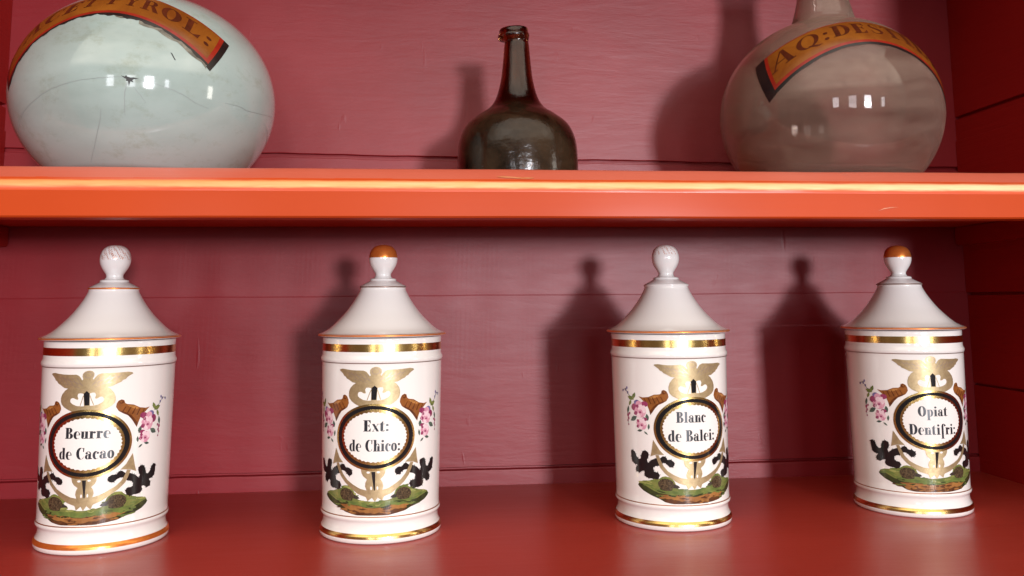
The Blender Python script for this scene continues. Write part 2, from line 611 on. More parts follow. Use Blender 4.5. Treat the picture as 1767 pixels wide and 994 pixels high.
H = 0.055
GL = {
    "B": (0.76, bar(.08, H, .31, 1 - H) + bar(0, 0, .42, H) + bar(0, 1 - H, .40, 1) + bar(.31, .49, .40, .53) + ring(.38, .765, .27, .235, .38, .07, .19, -90, 90) + ring(.40, .255, .33, .255, .40, .10, .21, -90, 90)),
    "e": (0.58, ring(.28, .33, .28, .36, .35, .155, .315, 5, 305) + bar(.19, .33, .54, .37)),
    "u": (0.68, bar(.07, .10, .26, .67) + bar(.41, H, .60, .67) + bar(0, .63, .08, .67) + bar(.34, .63, .42, .67) + bar(.60, 0, .67, H) + bar(.41, 0, .60, H) + ring(.25, .12, .18, .13, .27, .10, .09, 180, 330)),
    "r": (0.54, bar(.08, H, .28, .67) + bar(0, 0, .38, H) + bar(0, .63, .08, .67) + dot(.44, .55, .09) + stroke([(.28, .50), (.34, .61), (.42, .645)], .04)),
    "d": (0.67, ring(.26, .33, .26, .35, .33, .14, .31) + bar(.38, H, .58, 1) + bar(.30, .96, .38, 1) + bar(.38, 0, .66, H)),
    "C": (0.76, ring(.40, .5, .40, .51, .48, .25, .47, 52, 308) + stroke([(.66, .64), (.675, .99)], .035, [.03, .06]) + stroke([(.64, .10), (.68, .24)], .03)),
    "a": (0.62, bar(.31, .08, .50, .47) + ring(.22, .20, .22, .205, .26, .10, .165) + ring(.28, .47, .22, .21, .26, .17, .17, 0, 155) + dot(.13, .51, .085) + bar(.31, 0, .60, .08)),
    "c": (0.54, ring(.28, .33, .28, .36, .36, .17, .315, 48, 310) + dot(.44, .52, .085)),
    "o": (0.62, ring(.29, .33, .29, .36, .29, .10, .315)),
    "E": (0.72, bar(.08, H, .33, 1 - H) + bar(0, 0, .60, H) + bar(0, 1 - H, .60, 1) + bar(.33, .48, .50, .52) + [[(.62, 0), (.64, .30), (.46, H)], [(.62, 1), (.64, .70), (.46, 1 - H)], [(.52, .34), (.52, .66), (.44, .5)]]),
    "x": (0.64, [[(.02, .67), (.25, .67), (.61, 0), (.38, 0)], [(.05, 0), (.10, 0), (.56, .67), (.51, .67)]] + bar(0, 0, .18, .035) + bar(.44, .635, .62, .67)),
    "t": (0.48, [[(.08, .06), (.28, .06), (.28, .92), (.08, .70)]] + bar(0, .63, .42, .67) + ring(.26, .10, .18, .11, .27, .12, .07, 180, 350)),
    ":": (0.30, dot(.13, .10, .095) + dot(.13, .55, .095)),
    "h": (0.70, bar(.08, H, .28, 1) + bar(0, 0, .34, H) + bar(0, .96, .08, 1) + ring(.44, .40, .18, .28, .42, .14, .235, 20, 175) + bar(.43, H, .62, .46) + bar(.37, 0, .69, H)),
    "i": (0.40, bar(.09, H, .29, .67) + bar(0, 0, .38, H) + bar(0, .63, .09, .67) + dot(.19, .88, .10)),
    "l": (0.40, bar(.09, H, .29, 1) + bar(0, 0, .38, H) + bar(0, .96, .09, 1)),
    "n": (0.70, bar(.08, H, .28, .67) + bar(0, 0, .34, H) + bar(0, .63, .08, .67) + ring(.44, .40, .18, .28, .42, .14, .235, 20, 175) + bar(.43, H, .62, .46) + bar(.37, 0, .69, H)),
    "O": (0.84, ring(.41, .5, .41, .52, .41, .17, .475)),
    "p": (0.70, bar(.09, -.34, .29, .67) + bar(0, -.38, .40, -.34) + bar(0, .63, .09, .67) + ring(.38, .33, .28, .35, .34, .14, .31)),
    "D": (0.84, bar(.08, H, .31, 1 - H) + bar(0, 0, .38, H) + bar(0, 1 - H, .38, 1) + ring(.36, .5, .44, .5, .36, .21, .455, -90, 90)),
    "f": (0.50, bar(.12, -.34, .30, .78) + bar(.02, -.38, .42, -.34) + ring(.34, .78, .22, .25, .38, .09, .215, 30, 180) + dot(.50, .86, .08)),
    " ": (0.34, []),
    # wider capitals of the painted banners
    "A": (0.86, [[(.40, 1), (.52, 1), (.82, 0), (.60, 0)], [(.06, 0), (.11, 0), (.45, .98), (.40, 1)]] + bar(.22, .32, .66, .37) + bar(0, 0, .2, .05) + bar(.50, 0, .88, .05)),
    "Q": (0.90, ring(.42, .5, .42, .5, .42, .24, .46) + stroke([(.38, .10), (.55, .02), (.74, -.12), (.90, -.10)], .1, [.03, .12, .10, .02])),
    "S": (0.62, stroke([(.52, .72), (.50, .90), (.34, .98), (.16, .90), (.12, .74), (.22, .60), (.40, .48), (.52, .36), (.52, .20), (.42, .06), (.26, .02), (.10, .10), (.06, .28)], .1, [.03, .04, .05, .08, .12, .18, .20, .18, .14, .08, .05, .04, .03])),
    "T": (0.74, bar(.27, .05, .47, .95) + bar(.17, 0, .57, .05) + bar(.02, .95, .72, 1) + [[(.02, 1), (.0, .72), (.10, .95)], [(.72, 1), (.74, .72), (.64, .95)]]),
    "L": (0.70, bar(.10, .05, .31, .95) + bar(0, .95, .42, 1) + bar(0, 0, .62, .05) + [[(.62, 0), (.66, .34), (.44, .05)]]),
    "Y": (0.80, [[(.02, 1), (.24, 1), (.49, .46), (.31, .46)], [(.70, 1), (.75, 1), (.49, .46), (.44, .46)]] + bar(.30, .05, .50, .46) + bar(.20, 0, .60, .05) + bar(0, .96, .34, 1) + bar(.60, .96, .84, 1)),
    "R": (0.82, bar(.10, .05, .31, .95) + bar(0, 0, .42, .05) + bar(0, .95, .40, 1) + ring(.40, .74, .28, .26, .40, .10, .21, -90, 90) + bar(.31, .48, .40, .53) + [[(.42, .50), (.60, .50), (.84, 0), (.60, 0)]]),
    "I": (0.46, bar(.12, .05, .33, .95) + bar(.02, 0, .43, .05) + bar(.02, .95, .43, 1)),
    "P": (0.72, bar(.10, .05, .31, .95) + bar(0, 0, .42, .05) + bar(0, .95, .40, 1) + ring(.40, .73, .30, .27, .40, .11, .22, -90, 90) + bar(.31, .46, .40, .51)),
}


def text_width(s, track):
    return sum(GL[c][0] for c in s) + track * (len(s) - 1)


def set_text(dec, s, x0, x1, y, h, m, level, track=0.07, place=None):
    k = (x1 - x0) / text_width(s, track)
    x = x0
    for i, c in enumerate(s):
        for poly in GL[c][1]:
            # a loaded brush: every stroke swells a little sideways
            cx_ = sum(p[0] for p in poly) / len(poly)
            dec.add([(x + (p[0] + (0.028 if p[0] > cx_ else -0.028)) * k, y + p[1] * h) for p in poly], m, level)
        x += (GL[c][0] + track) * k


# ------------------------------------------------------------------ the red wall cupboard
D, XL, XR = 0.1137, -0.5165, 0.616
YF = -0.185
cup = thing("wall_cupboard", "red painted wooden cupboard whose two shelves carry the jars and bottles", "cupboard", (0, D, 0))


def local(o):
    o.location = (0, -D, 0)
    return o


def wav(x, a, s):
    return a * (math.sin(x * 31 * s + 1.3) + 0.6 * math.sin(x * 83 * s + 0.4) + 0.4 * math.sin(x * 171 * s))


back_prof = []


def groove(z, w, d, step=0.0):
    return [(0.0, z - w), (d * 0.8, z - w * 0.35), (d, z), (d * 0.8, z + w * 0.35), (step, z + w)]


back_prof = [(0, -0.03), (-0.0012, -0.0005)] + [(-0.0012, 0.0150), (-0.0008, 0.0166), (0.004, 0.0178), (0.004, 0.0192), (0.0004, 0.0204)]
back_prof += [(0.0, 0.1), (0.0, 0.2124), (0.00025, 0.2128), (0.00025, 0.2131), (0.0, 0.2135), (0.0, 0.30)]
back_prof += [(0.0, 0.3690), (0.0006, 0.3695), (0.0040, 0.3700), (0.0042, 0.3722), (0.0038, 0.3738), (0.0004, 0.3744), (0, 0.3750), (0, 0.74), (0.02, 0.74), (0.02, -0.03)]


def back_jit(x, y, z):
    if 0.36 < z < 0.38:
        return (0, 0.0026 - 0.0075 * (x + 0.14) / 0.6 + wav(x, 0.0004 if z < 0.3715 else 0.0003, 1.0))
    if 0.01 < z < 0.021:
        return (0, wav(x, 0.00016, 1.4))
    if 0.211 < z < 0.215:
        return (wav(x, 0.00022, 0.7), wav(x, 0.0002, 0.5))
    return (0, 0)


bp = extrude_x("back_panel", [(y + D, z) for y, z in back_prof], XL - 0.02, XR + 0.02, M["wall_paint"], cup, True, 220, back_jit)
local(bp)
bp["label"] = "mauve red plank back panel with horizontal seams"


def side_panel(x, sgn, y_front):
    """boards running back to front with open seams"""
    seams = [(0.1027, 0.0016), (0.2107, 0.0018), (0.429, 0.0022)]
    prof = [(0, -0.03)]
    for z, w in seams:
        prof += [(0, z - w), (0.005, z - w * 0.5), (0.005, z + w * 0.5), (-0.0015 if z > 0.2 and z < 0.3 else 0, z + w)]
        if 0.2 < z < 0.3:
            prof += [(-0.0015, 0.40), (0, 0.4005)]
    prof += [(0, 0.74), (0.022, 0.74), (0.022, -0.03)]
    bm = bmesh.new()
    rows = []
    for y in (D - 0.0005, y_front):
        rows.append([bm.verts.new((x + sgn * p, y, z)) for p, z in prof])
    n = len(prof)
    for k in range(n):
        bm.faces.new((rows[0][k], rows[0][(k + 1) % n], rows[1][(k + 1) % n], rows[1][k]))
    bm.faces.new(rows[0])
    bm.faces.new(rows[1])
    bmesh.ops.recalc_face_normals(bm, faces=bm.faces)
    me = bpy.data.meshes.new("side_panel")
    bm.to_mesh(me)
    bm.free()
    me.materials.append(M["side_paint"])
    return local(link("side_panel", me, cup))


side_panel(XR, 1, -0.30)
side_panel(XL, -1, -0.30)

# upper shelf: deep board with a lip that hangs below it, a sloped and rounded front edge
edge = [(YF, 0.2960), (YF + 0.0001, 0.2984), (YF + 0.0004, 0.2993), (YF + 0.0012, 0.3008), (YF + 0.0024, 0.3028), (YF + 0.0040, 0.3048), (YF + 0.0050, 0.3056)]
N_EDGE = len(edge)
edge += catmull([(YF + 0.0075, 0.3074), (YF + 0.0120, 0.3110), (YF + 0.0175, 0.3152), (YF + 0.0225, 0.3180), (YF + 0.030, 0.3188), (YF + 0.036, 0.3187)], 6)
shelf_prof = [(YF + 0.024, 0.2925), (YF + 0.024, 0.2745), (YF + 0.0015, 0.2743), (YF, 0.2757)] + edge + [(D - 0.0005, 0.3187), (D - 0.0005, 0.2925)]


def shelf_jit(x, y, z):
    if z > 0.299 and y < YF + 0.05:
        return (wav(x, 0.0002, 0.5), wav(x, 0.00016, 0.45))
    return (0, wav(x, 0.0001, 0.3))


sh = extrude_x("shelf", shelf_prof, XL + 0.0004, XR - 0.0004, M["shelf_paint"], cup, True, 120, shelf_jit)
sh.data.materials.append(M["edge_highlight"])
sh.data.materials.append(M["sheen_top"])
for p in sh.data.polygons:      # painted highlight along the front edge, painted sheen on the slope above
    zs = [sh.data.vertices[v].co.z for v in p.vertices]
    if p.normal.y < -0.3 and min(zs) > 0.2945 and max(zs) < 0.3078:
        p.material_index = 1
    elif p.normal.z > 0.4 and min(zs) > 0.305 and max(v_.y for v_ in [sh.data.vertices[v].co for v in p.vertices]) < YF + 0.06:
        p.material_index = 2
auto_smooth(sh, 40)
local(sh)
sh["label"] = "orange red upper shelf with a glossy rounded front edge"


def flake(name, pts, m):
    """thin irregular patch lying on the shelf edge: pts are (x, distance along the edge profile)"""
    bm = bmesh.new()
    prof = [(YF, 0.2757)] + edge
    acc, seg = 0.0, []
    for a, c in zip(prof, prof[1:]):
        L_ = math.hypot(c[0] - a[0], c[1] - a[1])
        seg.append((acc, L_, a, c))
        acc += L_

    def at(t):
        for s0, L_, a, c in seg:
            if s0 <= t <= s0 + L_ and L_ > 0:
                k = (t - s0) / L_
                ny_, nz = -(c[1] - a[1]) / L_, (c[0] - a[0]) / L_
                return a[0] + (c[0] - a[0]) * k + ny_ * .0005, a[1] + (c[1] - a[1]) * k + nz * .0005
        return prof[-1]
    f = bm.faces.new([bm.verts.new((x, *at(t))) for x, t in pts])
    bmesh.ops.triangulate(bm, faces=[f])
    me = bpy.data.meshes.new(name)
    bm.to_mesh(me)
    bm.free()
    me.materials.append(m)
    return link(name, me, sh)


M["bare"] = enamel("bare wood under paint", (0.62, 0.27, 0.13), (0.55, 0.16, 0.06), 90)
flake("paint_chip", [(0.014, 0.0385), (0.020, 0.0368), (0.028, 0.0362), (0.036, 0.0350), (0.044, 0.0354), (0.047, 0.0368), (0.042, 0.0380), (0.034, 0.0378), (0.027, 0.0386), (0.020, 0.0396)], M["bare"])
flake("scratch", [(0.345, 0.0052), (0.350, 0.0066), (0.357, 0.0078), (0.364, 0.0084), (0.357, 0.0084), (0.350, 0.0073)], M["bare"])
# lower shelf board
lo_prof = [(D - 0.0005, 0), (D - 0.0005, -0.03), (-0.46, -0.03), (-0.46, -0.006), (-0.458, -0.002), (-0.454, 0)]
lo = extrude_x("shelf", lo_prof, XL + 0.0004, XR - 0.0004, M["floor_paint"], cup)
local(lo)
lo["label"] = "glossy red lower shelf under the four jars"


local(extrude_x("unseen_top_blocker", [(D - 0.0005, 0.74), (D - 0.0005, 0.715), (YF, 0.715), (YF, 0.74)], XL + 0.0004, XR - 0.0004, M["shelf_paint"], cup))  # unseen board, added to block light from overhead and behind


def batten(x0, x1):
    bm = bmesh.new()
    pr = [(D - 0.001, 0.2921), (D - 0.001, 0.2730), (D - 0.004, 0.2697), (-0.15, 0.2697), (-0.156, 0.2757), (-0.156, 0.2921)]
    a = [bm.verts.new((x0, y, z)) for y, z in pr]
    c = [bm.verts.new((x1, y, z)) for y, z in pr]
    for k in range(len(pr)):
        bm.faces.new((a[k], a[(k + 1) % len(pr)], c[(k + 1) % len(pr)], c[k]))
    bm.faces.new(a)
    bm.faces.new(c)
    bmesh.ops.recalc_face_normals(bm, faces=bm.faces)
    bmesh.ops.bevel(bm, geom=bm.edges[:], offset=0.0012, segments=2, affect="EDGES")
    me = bpy.data.meshes.new("batten")
    bm.to_mesh(me)
    bm.free()
    me.materials.append(M["side_paint"])
    return local(link("batten", me, cup))


batten(XR - 0.012, XR - 0.0004)
batten(XL + 0.0004, XL + 0.012)

# ------------------------------------------------------------------ apothecary jars
RU = 0.054


def body_r(z):
    return 0.0530 + (z - 0.023) / (0.1525 - 0.023) * 0.0021


HAND = [0.0]      # each jar was painted by hand: a slow wander of the brush, different on each


def jar_map(u, z, lev):
    h = HAND[0]
    if lev < 5:
        du = 0.8 * math.sin(z * 0.11 + h * 1.7) + 0.35 * math.sin(u * 0.13 + h * 2.9)
        z = z + 0.5 * math.sin(u * 0.10 + h * 2.3) + 0.3 * math.sin(z * 0.19 + h)
        u = u + du
    z = max(24.0, z) / 1000.0
    th = (u / 1000.0) / RU
    r = body_r(z) + 0.00005 + lev * 0.00006
    return Vector((r * math.sin(th), -r * math.cos(th), z)), Vector((math.sin(th), -math.cos(th), 0))


body_prof = [(0, 0.001), (0.050, 0.001), (0.0530, 0.0), (0.0546, 0.0014), (0.0550, 0.004), (0.0547, 0.0066), (0.0536, 0.0084), (0.0524, 0.0105), (0.0518, 0.0135), (0.0519, 0.0165),
             (0.0526, 0.0183), (0.0537, 0.0194), (0.0541, 0.0207), (0.0537, 0.0221), (0.0530, 0.0232)]
body_prof += [(body_r(z), z) for z in (0.03, 0.05, 0.07, 0.09, 0.11, 0.13, 0.148, 0.1520)]
body_prof += [(0.0553, 0.1528), (0.0559, 0.1537), (0.0562, 0.1552), (0.0559, 0.1568), (0.0552, 0.1580), (0.0548, 0.1595), (0.0547, 0.1700), (0.0549, 0.1725), (0.0548, 0.1738), (0.0535, 0.1742), (0.050, 0.1742), (0.0495, 0.168), (0.0490, 0.03), (0.0, 0.025)]
lid_prof = [(0, 0.1755), (0.048, 0.1750), (0.0572, 0.1750), (0.0588, 0.1754), (0.0592, 0.1763), (0.0588, 0.1771), (0.0572, 0.1777)]
lid_prof += catmull([(0.0548, 0.1787), (0.0492, 0.1820), (0.0430, 0.1875), (0.0343, 0.1968), (0.0268, 0.2073), (0.0222, 0.2155), (0.0212, 0.2184)], 5)
lid_prof += [(0.0213, 0.2190), (0.0217, 0.2195), (0.0219, 0.2200), (0.0217, 0.2206), (0.0210, 0.2212), (0.0165, 0.2236), (0.0130, 0.2254), (0.0123, 0.2259), (0.0124, 0.2268), (0.0122, 0.2274), (0.0108, 0.2280), (0.0088, 0.2285), (0, 0.2287)]
knob_prof = [(0, 0.2286), (0.0086, 0.2286)] + catmull([(0.0084, 0.2288), (0.0074, 0.2303), (0.0075, 0.2325), (0.0091, 0.2352), (0.0113, 0.2388), (0.0129, 0.2428), (0.0134, 0.2468), (0.0129, 0.2506), (0.0115, 0.2545), (0.0088, 0.2576), (0.0050, 0.2594), (0.0, 0.2600)], 6)

WING = [(-32.07, 146.33), (-31.2, 147.37), (-27.95, 147.83), (-24.25, 147.47), (-19.6, 147.16), (-15.18, 147.12), (-10.93, 147.26), (-7.82, 147.27), (-5.27, 146.26), (-3.49, 144.25), (-2.32, 142.5)]
WLOW = [(-32.07, 146.33), (-29.53, 144.65), (-27.92, 143.43), (-26.65, 141.71), (-24.81, 141.01), (-23.6, 139.53), (-21.25, 138.58), (-19.53, 137.62), (-17.29, 136.41), (-13.75, 135.97), (-16.17, 134.43), (-18.92, 131.12), (-20.04, 128.09), (-20.13, 125.09), (-19.43, 122.61), (-17.17, 120.17), (-13.89, 118.25), (-9.65, 116.31)]
HOLE = [(-12.61, 126.24), (-12.09, 127.74), (-10.78, 128.5), (-9.22, 128.27), (-7.66, 127.28), (-6.13, 127.03), (-5.62, 127.78), (-6.41, 130.27), (-5.66, 132.02), (-3.64, 132.26), (-1.37, 131.75), (-1.28, 121.29), (-4.05, 121.3), (-7.62, 121.8), (-10.74, 123.27), (-12.34, 124.75)]
AX = 2.4      # the gilder's axis sits a little off in the traced half


def sh_(pts, dx):
    return [(x - dx, y) for x, y in pts]


ARC = [(-36.66, 66.15), (-34.41, 61.02), (-31.85, 55.92), (-27.07, 51.03), (-21.2, 46.75), (-14.39, 42.42), (-7.98, 40.27), (-7.35, 39.69), (-6.08, 36.5), (-2.41, 39.43), (0.0, 35.9), (0.0, 45.83), (-6.78, 45.84), (-11.83, 46.9), (-18.45, 49.85), (-24.1, 53.02), (-28.65, 57.39), (-31.47, 61.88), (-33.59, 66.45)]
BARB = [(-37.98, 79.34), (-41.28, 64.57), (-36.23, 66.5), (-28.45, 66.94), (-32.95, 71.09)]
LEAF = [(-61.85, 67.41), (-59.67, 68.48), (-57.03, 67.0), (-55.25, 63.24), (-52.82, 61.04), (-50.96, 61.74), (-50.19, 65.77), (-48.91, 68.37), (-46.0, 68.94), (-43.27, 67.41), (-43.16, 64.47), (-44.6, 61.39), (-43.6, 58.54), (-40.22, 61.77), (-35.94, 63.55), (-33.39, 62.73), (-32.48, 59.37), (-33.05, 57.39), (-36.17, 56.69), (-38.3, 55.56), (-37.89, 52.17), (-36.35, 51.31), (-33.26, 51.04), (-31.81, 48.7), (-32.94, 45.23), (-36.08, 43.83), (-39.21, 44.75), (-43.0, 44.88), (-45.75, 46.07), (-46.8, 48.41), (-46.13, 50.93), (-48.42, 51.18), (-51.5, 48.86), (-55.2, 49.88), (-55.69, 53.28), (-53.66, 56.0), (-57.52, 56.52), (-60.15, 58.66), (-61.38, 62.48)]
LEAF2 = [(-33.4, 63.0), (-31.33, 64.6), (-29.74, 65.86), (-27.24, 65.67), (-25.33, 63.12), (-21.86, 63.22), (-18.94, 61.33), (-18.52, 58.91), (-20.06, 56.94), (-23.04, 56.67), (-24.96, 58.75), (-27.41, 60.11), (-30.92, 60.43), (-33.0, 60.0)]
HORN = [(-51.08, 117.46), (-47.02, 116.71), (-41.47, 117.51), (-36.12, 120.22), (-31.02, 120.89), (-29.48, 121.92), (-28.91, 124.41), (-26.91, 125.15), (-24.48, 124.0), (-23.08, 121.55), (-22.48, 118.59), (-24.25, 115.11), (-27.27, 113.07), (-31.33, 110.98), (-34.48, 107.4), (-37.2, 103.32), (-38.84, 101.26), (-39.97, 105.16), (-41.77, 109.03), (-44.93, 112.34), (-48.79, 115.6)]
GROUND = [(-53.4, 37.8), (-51.5, 40.5), (-47.5, 42.0), (-42.0, 42.6), (-39.0, 43.6), (-33.0, 45.0), (-29.5, 47.6), (-26.3, 48.4), (-21.5, 47.2), (-18.2, 44.4), (-16.4, 40.5), (-14.6, 37.6), (-10.0, 36.6), (-4.2, 36.2), (0, 36.0)]
GLOW = [(0, 23.2), (-6.4, 23.2), (-13.0, 24.0), (-20.0, 24.8), (-28.0, 26.0), (-33.0, 28.2), (-41.0, 30.4), (-48.0, 33.2), (-52.0, 36.0)]


def spikes(pts, amp, rnd, gap=1.1):
    """fine brush hairs standing on a closed outline (points run clockwise)"""
    out = []
    area = sum(a[0] * c[1] - c[0] * a[1] for a, c in zip(pts, pts[1:] + pts[:1]))
    sg = 1 if area > 0 else -1
    for a, c in zip(pts, pts[1:] + pts[:1]):
        L_ = math.hypot(c[0] - a[0], c[1] - a[1]) or 1
        tx, ty = (c[0] - a[0]) / L_, (c[1] - a[1]) / L_
        nx, ny_ = ty * sg, -tx * sg
        for k in range(max(1, int(L_ / gap))):
            if rnd.random() < .35:
                continue
            t = rnd.random() * L_
            x, y = a[0] + tx * t, a[1] + ty * t
            h, w, lean = amp * rnd.uniform(.35, 1), rnd.uniform(.25, .5), rnd.uniform(-.5, .5)
            out.append([(x - tx * w - nx * .4, y - ty * w - ny_ * .4), (x + tx * w - nx * .4, y + ty * w - ny_ * .4), (x + nx * h + tx * lean, y + ny_ * h + ty * lean)])
    return out


def mir(pts, s):
    return [(p[0] * s, p[1]) for p in pts]


def rose(dec, cx, cy, r, s, rnd):
    dec.add(ellipse(cx * s, cy, r * 1.02, r, 20), M["rose"], 2.6)
    for a, d, q, mm in ((20, .55, .55, "rose_light"), (100, .50, .60, "rose_light"), (170, .62, .5, "rose"), (250, .55, .52, "rose_light"), (310, .62, .45, "rose"), (60, .85, .34, "rose_light"), (200, .88, .36, "rose_dark"), (140, .92, .30, "rose_dark")):
        a = rad(a + rnd.uniform(-15, 15))
        dec.add(ellipse(cx * s + r * d * math.cos(a), cy + r * d * math.sin(a), r * q, r * q * .8, 14, rot=a), M[mm], 2.9)
    dec.add(ellipse(cx * s + r * .05, cy - r * .1, r * .42, r * .36, 14), M["rose"], 3.3)
    dec.add(ellipse(cx * s + r * .02, cy - r * .18, r * .22, r * .16, 12), M["rose_dark"], 3.6)


def leaflet(dec, cx, cy, L_, w, ang, mm, lev=2.4):
    a = rad(ang)
    pts = []
    for k in range(9):
        t = k / 8
        pts.append((t * L_ - L_ / 2, w * math.sin(math.pi * t) * (1 if k % 2 else .8)))
    for k in range(7, 0, -1):
        t = k / 8
        pts.append((t * L_ - L_ / 2, -w * math.sin(math.pi * t) * .8))
    dec.add([(cx + p[0] * math.cos(a) - p[1] * math.sin(a), cy + p[0] * math.sin(a) + p[1] * math.cos(a)) for p in pts], M[mm], lev)


def make_decoration(root, rnd):
    CUT = (2.0, None)
    d_ = Decal("painted_landscape", jar_map, CUT)
    for s in (-1, 1):
        d_.add([(p[0] * -s, p[1]) for p in GROUND + GLOW], M["grass"], 1.0)
        d_.add(mir([(-53.4, 37.8), (-51.5, 39.6), (-47, 38.4), (-40, 35.2), (-33.0, 33.0), (-24, 32.6), (-14, 32.4), (-7.5, 31.2), (0, 30.6), (0, 23.2), (-6.4, 23.2), (-13.0, 24.0), (-20.0, 24.8), (-28.0, 26.0), (-33.0, 28.2), (-41.0, 30.4), (-48.0, 33.2), (-52.0, 36.0)], -s), M["grass_dark"], 1.3)
        d_.add(mir([(-44, 38.6), (-36, 36.4), (-26, 35.6), (-14, 35.4), (-4, 34.6), (0, 34.4), (0, 31.0), (-8, 32.0), (-16, 33.0), (-28, 33.4), (-36, 34.4)], -s), M["grass_mid"], 1.5)
        d_.add(mir([(-34, 31.6), (-25, 32.4), (-14, 32.0), (-7, 30.6), (0, 30.2), (0, 25.5), (-8, 26.0), (-16, 26.8), (-26, 28.6)], -s), M["earth"], 1.7)
        d_.add(mir([(-30, 28.6), (-23, 27.6), (-18, 28.4), (-12, 26.6), (-6, 27.2), (0, 25.6), (0, 23.1), (-6.4, 23.1), (-13, 23.9), (-20, 24.7), (-27, 25.8)], -s), M["earth_dark"], 1.9)
        d_.add(mir([(-16, 29.6), (-10, 29.9), (-5, 29.0), (-11, 28.6)], -s), M["earth_dark"], 2.0)
        d_.add(mir([(-50, 39.2), (-46, 40.6), (-40, 40.0), (-36, 38.2), (-42, 38.0)], -s), M["grass_mid"], 1.4)
    # loose dabs that break the edges between the colours
    def top_at(x):
        a = abs(x)
        g = sorted((abs(p[0]), p[1]) for p in GROUND)
        for p, q in zip(g, g[1:]):
            if p[0] <= a <= q[0] and q[0] > p[0]:
                return p[1] + (q[1] - p[1]) * (a - p[0]) / (q[0] - p[0])
        return 36
    for k in range(46):
        x = rnd.uniform(-49, 49)
        y = top_at(x) - rnd.uniform(0.2, 3.4)
        d_.add(ellipse(x, y, rnd.uniform(1.6, 4.2), rnd.uniform(.5, 1.1), 12, rot=rnd.uniform(-.25, .25)), M[rnd.choice(["grass", "grass_mid", "grass_mid", "grass_light"])], 2.05)
    for k in range(60):
        x = rnd.uniform(-40, 40)
        lo_y = 23.6 + 7.0 * (abs(x) / 45) ** 2
        y = rnd.uniform(lo_y + .6, 34.5)
        name_ = "earth" if y < 31.5 and abs(x) < 30 else "grass_mid"
        if rnd.random() < .38:
            name_ = "earth_dark" if y < 30.5 else "grass_dark"
        d_.add(ellipse(x, y, rnd.uniform(1.4, 4.6), rnd.uniform(.35, .9), 12, rot=rnd.uniform(-.2, .2)), M[name_], 2.1)
    d_.build(root)
    for s in (-1, 1):
        t_ = Decal("painted_tortoise", jar_map, CUT)
        t_.add(mir([(-20, 41.6), (-17.4, 41.4), (-14.2, 40.0), (-13.0, 38.6), (-15.5, 37.8), (-20, 38.2)], -s), M["shell_head"], 2.2)
        t_.add(ellipse(s * 25.8, 40.8, 7.6, 5.4, 32), M["shell"], 2.5)
        t_.add(ellipse(s * 25.8, 36.7, 6.0, 1.3, 20), M["grass_dark"], 2.4)
        t_.build(root)
        l_ = Decal("black_leaf", jar_map, CUT)
        for outline, lv in ((LEAF, 2.2), (LEAF2, 2.4)):
            l_.add(mir(outline, -s), M["black"], lv)
            for spike in spikes(outline, 1.5, rnd):
                l_.add(mir(spike, -s), M["black"], lv + .3)
        l_.build(root)
        h_ = Decal("cornucopia", jar_map, CUT)
        h_.add(mir(HORN, -s), M["horn"], 1.6)
        h_.add(mir([(-38.6, 101.6), (-37.2, 103.3), (-34.48, 107.4), (-31.33, 110.98), (-27.27, 113.07), (-24.6, 115.1), (-29.5, 113.8), (-33.8, 111.2), (-37, 107.8), (-39.6, 104.2)], -s), M["horn_dark"], 1.9)
        h_.add(mir([(-41, 116.9), (-36, 119.4), (-31, 120.0), (-33, 118.2), (-38, 116.2)], -s), M["horn_light"], 1.9)
        for k in range(5):
            x0 = -46 + k * 3.9
            h_.add(mir([(x0, 116.2 + k * .6), (x0 + .8, 116.4 + k * .6), (x0 + 4.0, 110.4 + k * .9), (x0 + 3.0, 110.0 + k * .9)], -s), M["horn_dark"], 2.0)
        h_.add(mir(ellipse(-27.0, 122.9, 1.9, 1.6, 18), -s), M["horn_dark"], 2.0)
        h_.add(mir(ellipse(-26.4, 123.1, .9, .8, 12), -s), M["horn"], 2.2)
        h_.build(root)
        f_ = Decal("flower_spray", jar_map, CUT)
        for cx, cy, L_, w, an, mm in ((-59.4, 115.6, 8, 2.3, 160, "leaf_green"), (-56, 117.6, 7, 2.0, 70, "leaf_green"), (-62.2, 104.6, 7, 1.6, 80, "leaf_grey"), (-55.6, 97.0, 8, 2.4, 30, "leaf_grey"), (-41.8, 99.0, 6, 1.9, 100, "leaf_grey"),
                                      (-60.0, 111.0, 6, 1.6, 250, "leaf_green"), (-50, 86.8, 5.5, 1.3, 190, "leaf_grey"), (-44.2, 85.0, 4.6, 1.0, 140, "leaf_grey"), (-40.8, 91.0, 5.4, 1.2, 80, "leaf_grey"), (-54.6, 108.5, 7, 2.2, 40, "leaf_green")):
            leaflet(f_, -s * cx * -1 if False else s * -cx, cy, L_, w, an if s < 0 else 180 - an, mm)
        f_.add(ellipse(s * 54.6, 107.2, 3.6, 3.4, 16), M["rose_dark"], 2.5)
        f_.add(ellipse(s * 45.0, 110.4, 3.6, 2.6, 16), M["rose_dark"], 2.5)
        f_.add(ellipse(s * 52.6, 111.6, 3.0, 2.4, 14), M["violet"], 2.5)
        f_.add(ellipse(s * 50.5, 110.4, 3.2, 2.8, 14), M["rose"], 2.55)
        rose(f_, 48.8, 103.8, 5.6, s, rnd)
        rose(f_, 47.6, 92.6, 4.8, s, rnd)
        f_.add(ellipse(s * 44.4, 97.2, 2.6, 1.6, 14), M["rose_dark"], 2.5)
        for x, y, r in ((62.4, 99.8, 1.2), (61.7, 97.0, 1.0), (62.8, 95.0, .8), (60.4, 101.2, .9), (62.1, 91.6, .7)):
            f_.add(ellipse(s * x, y, r, r * 1.3, 10), M["rose_dark"], 2.5)
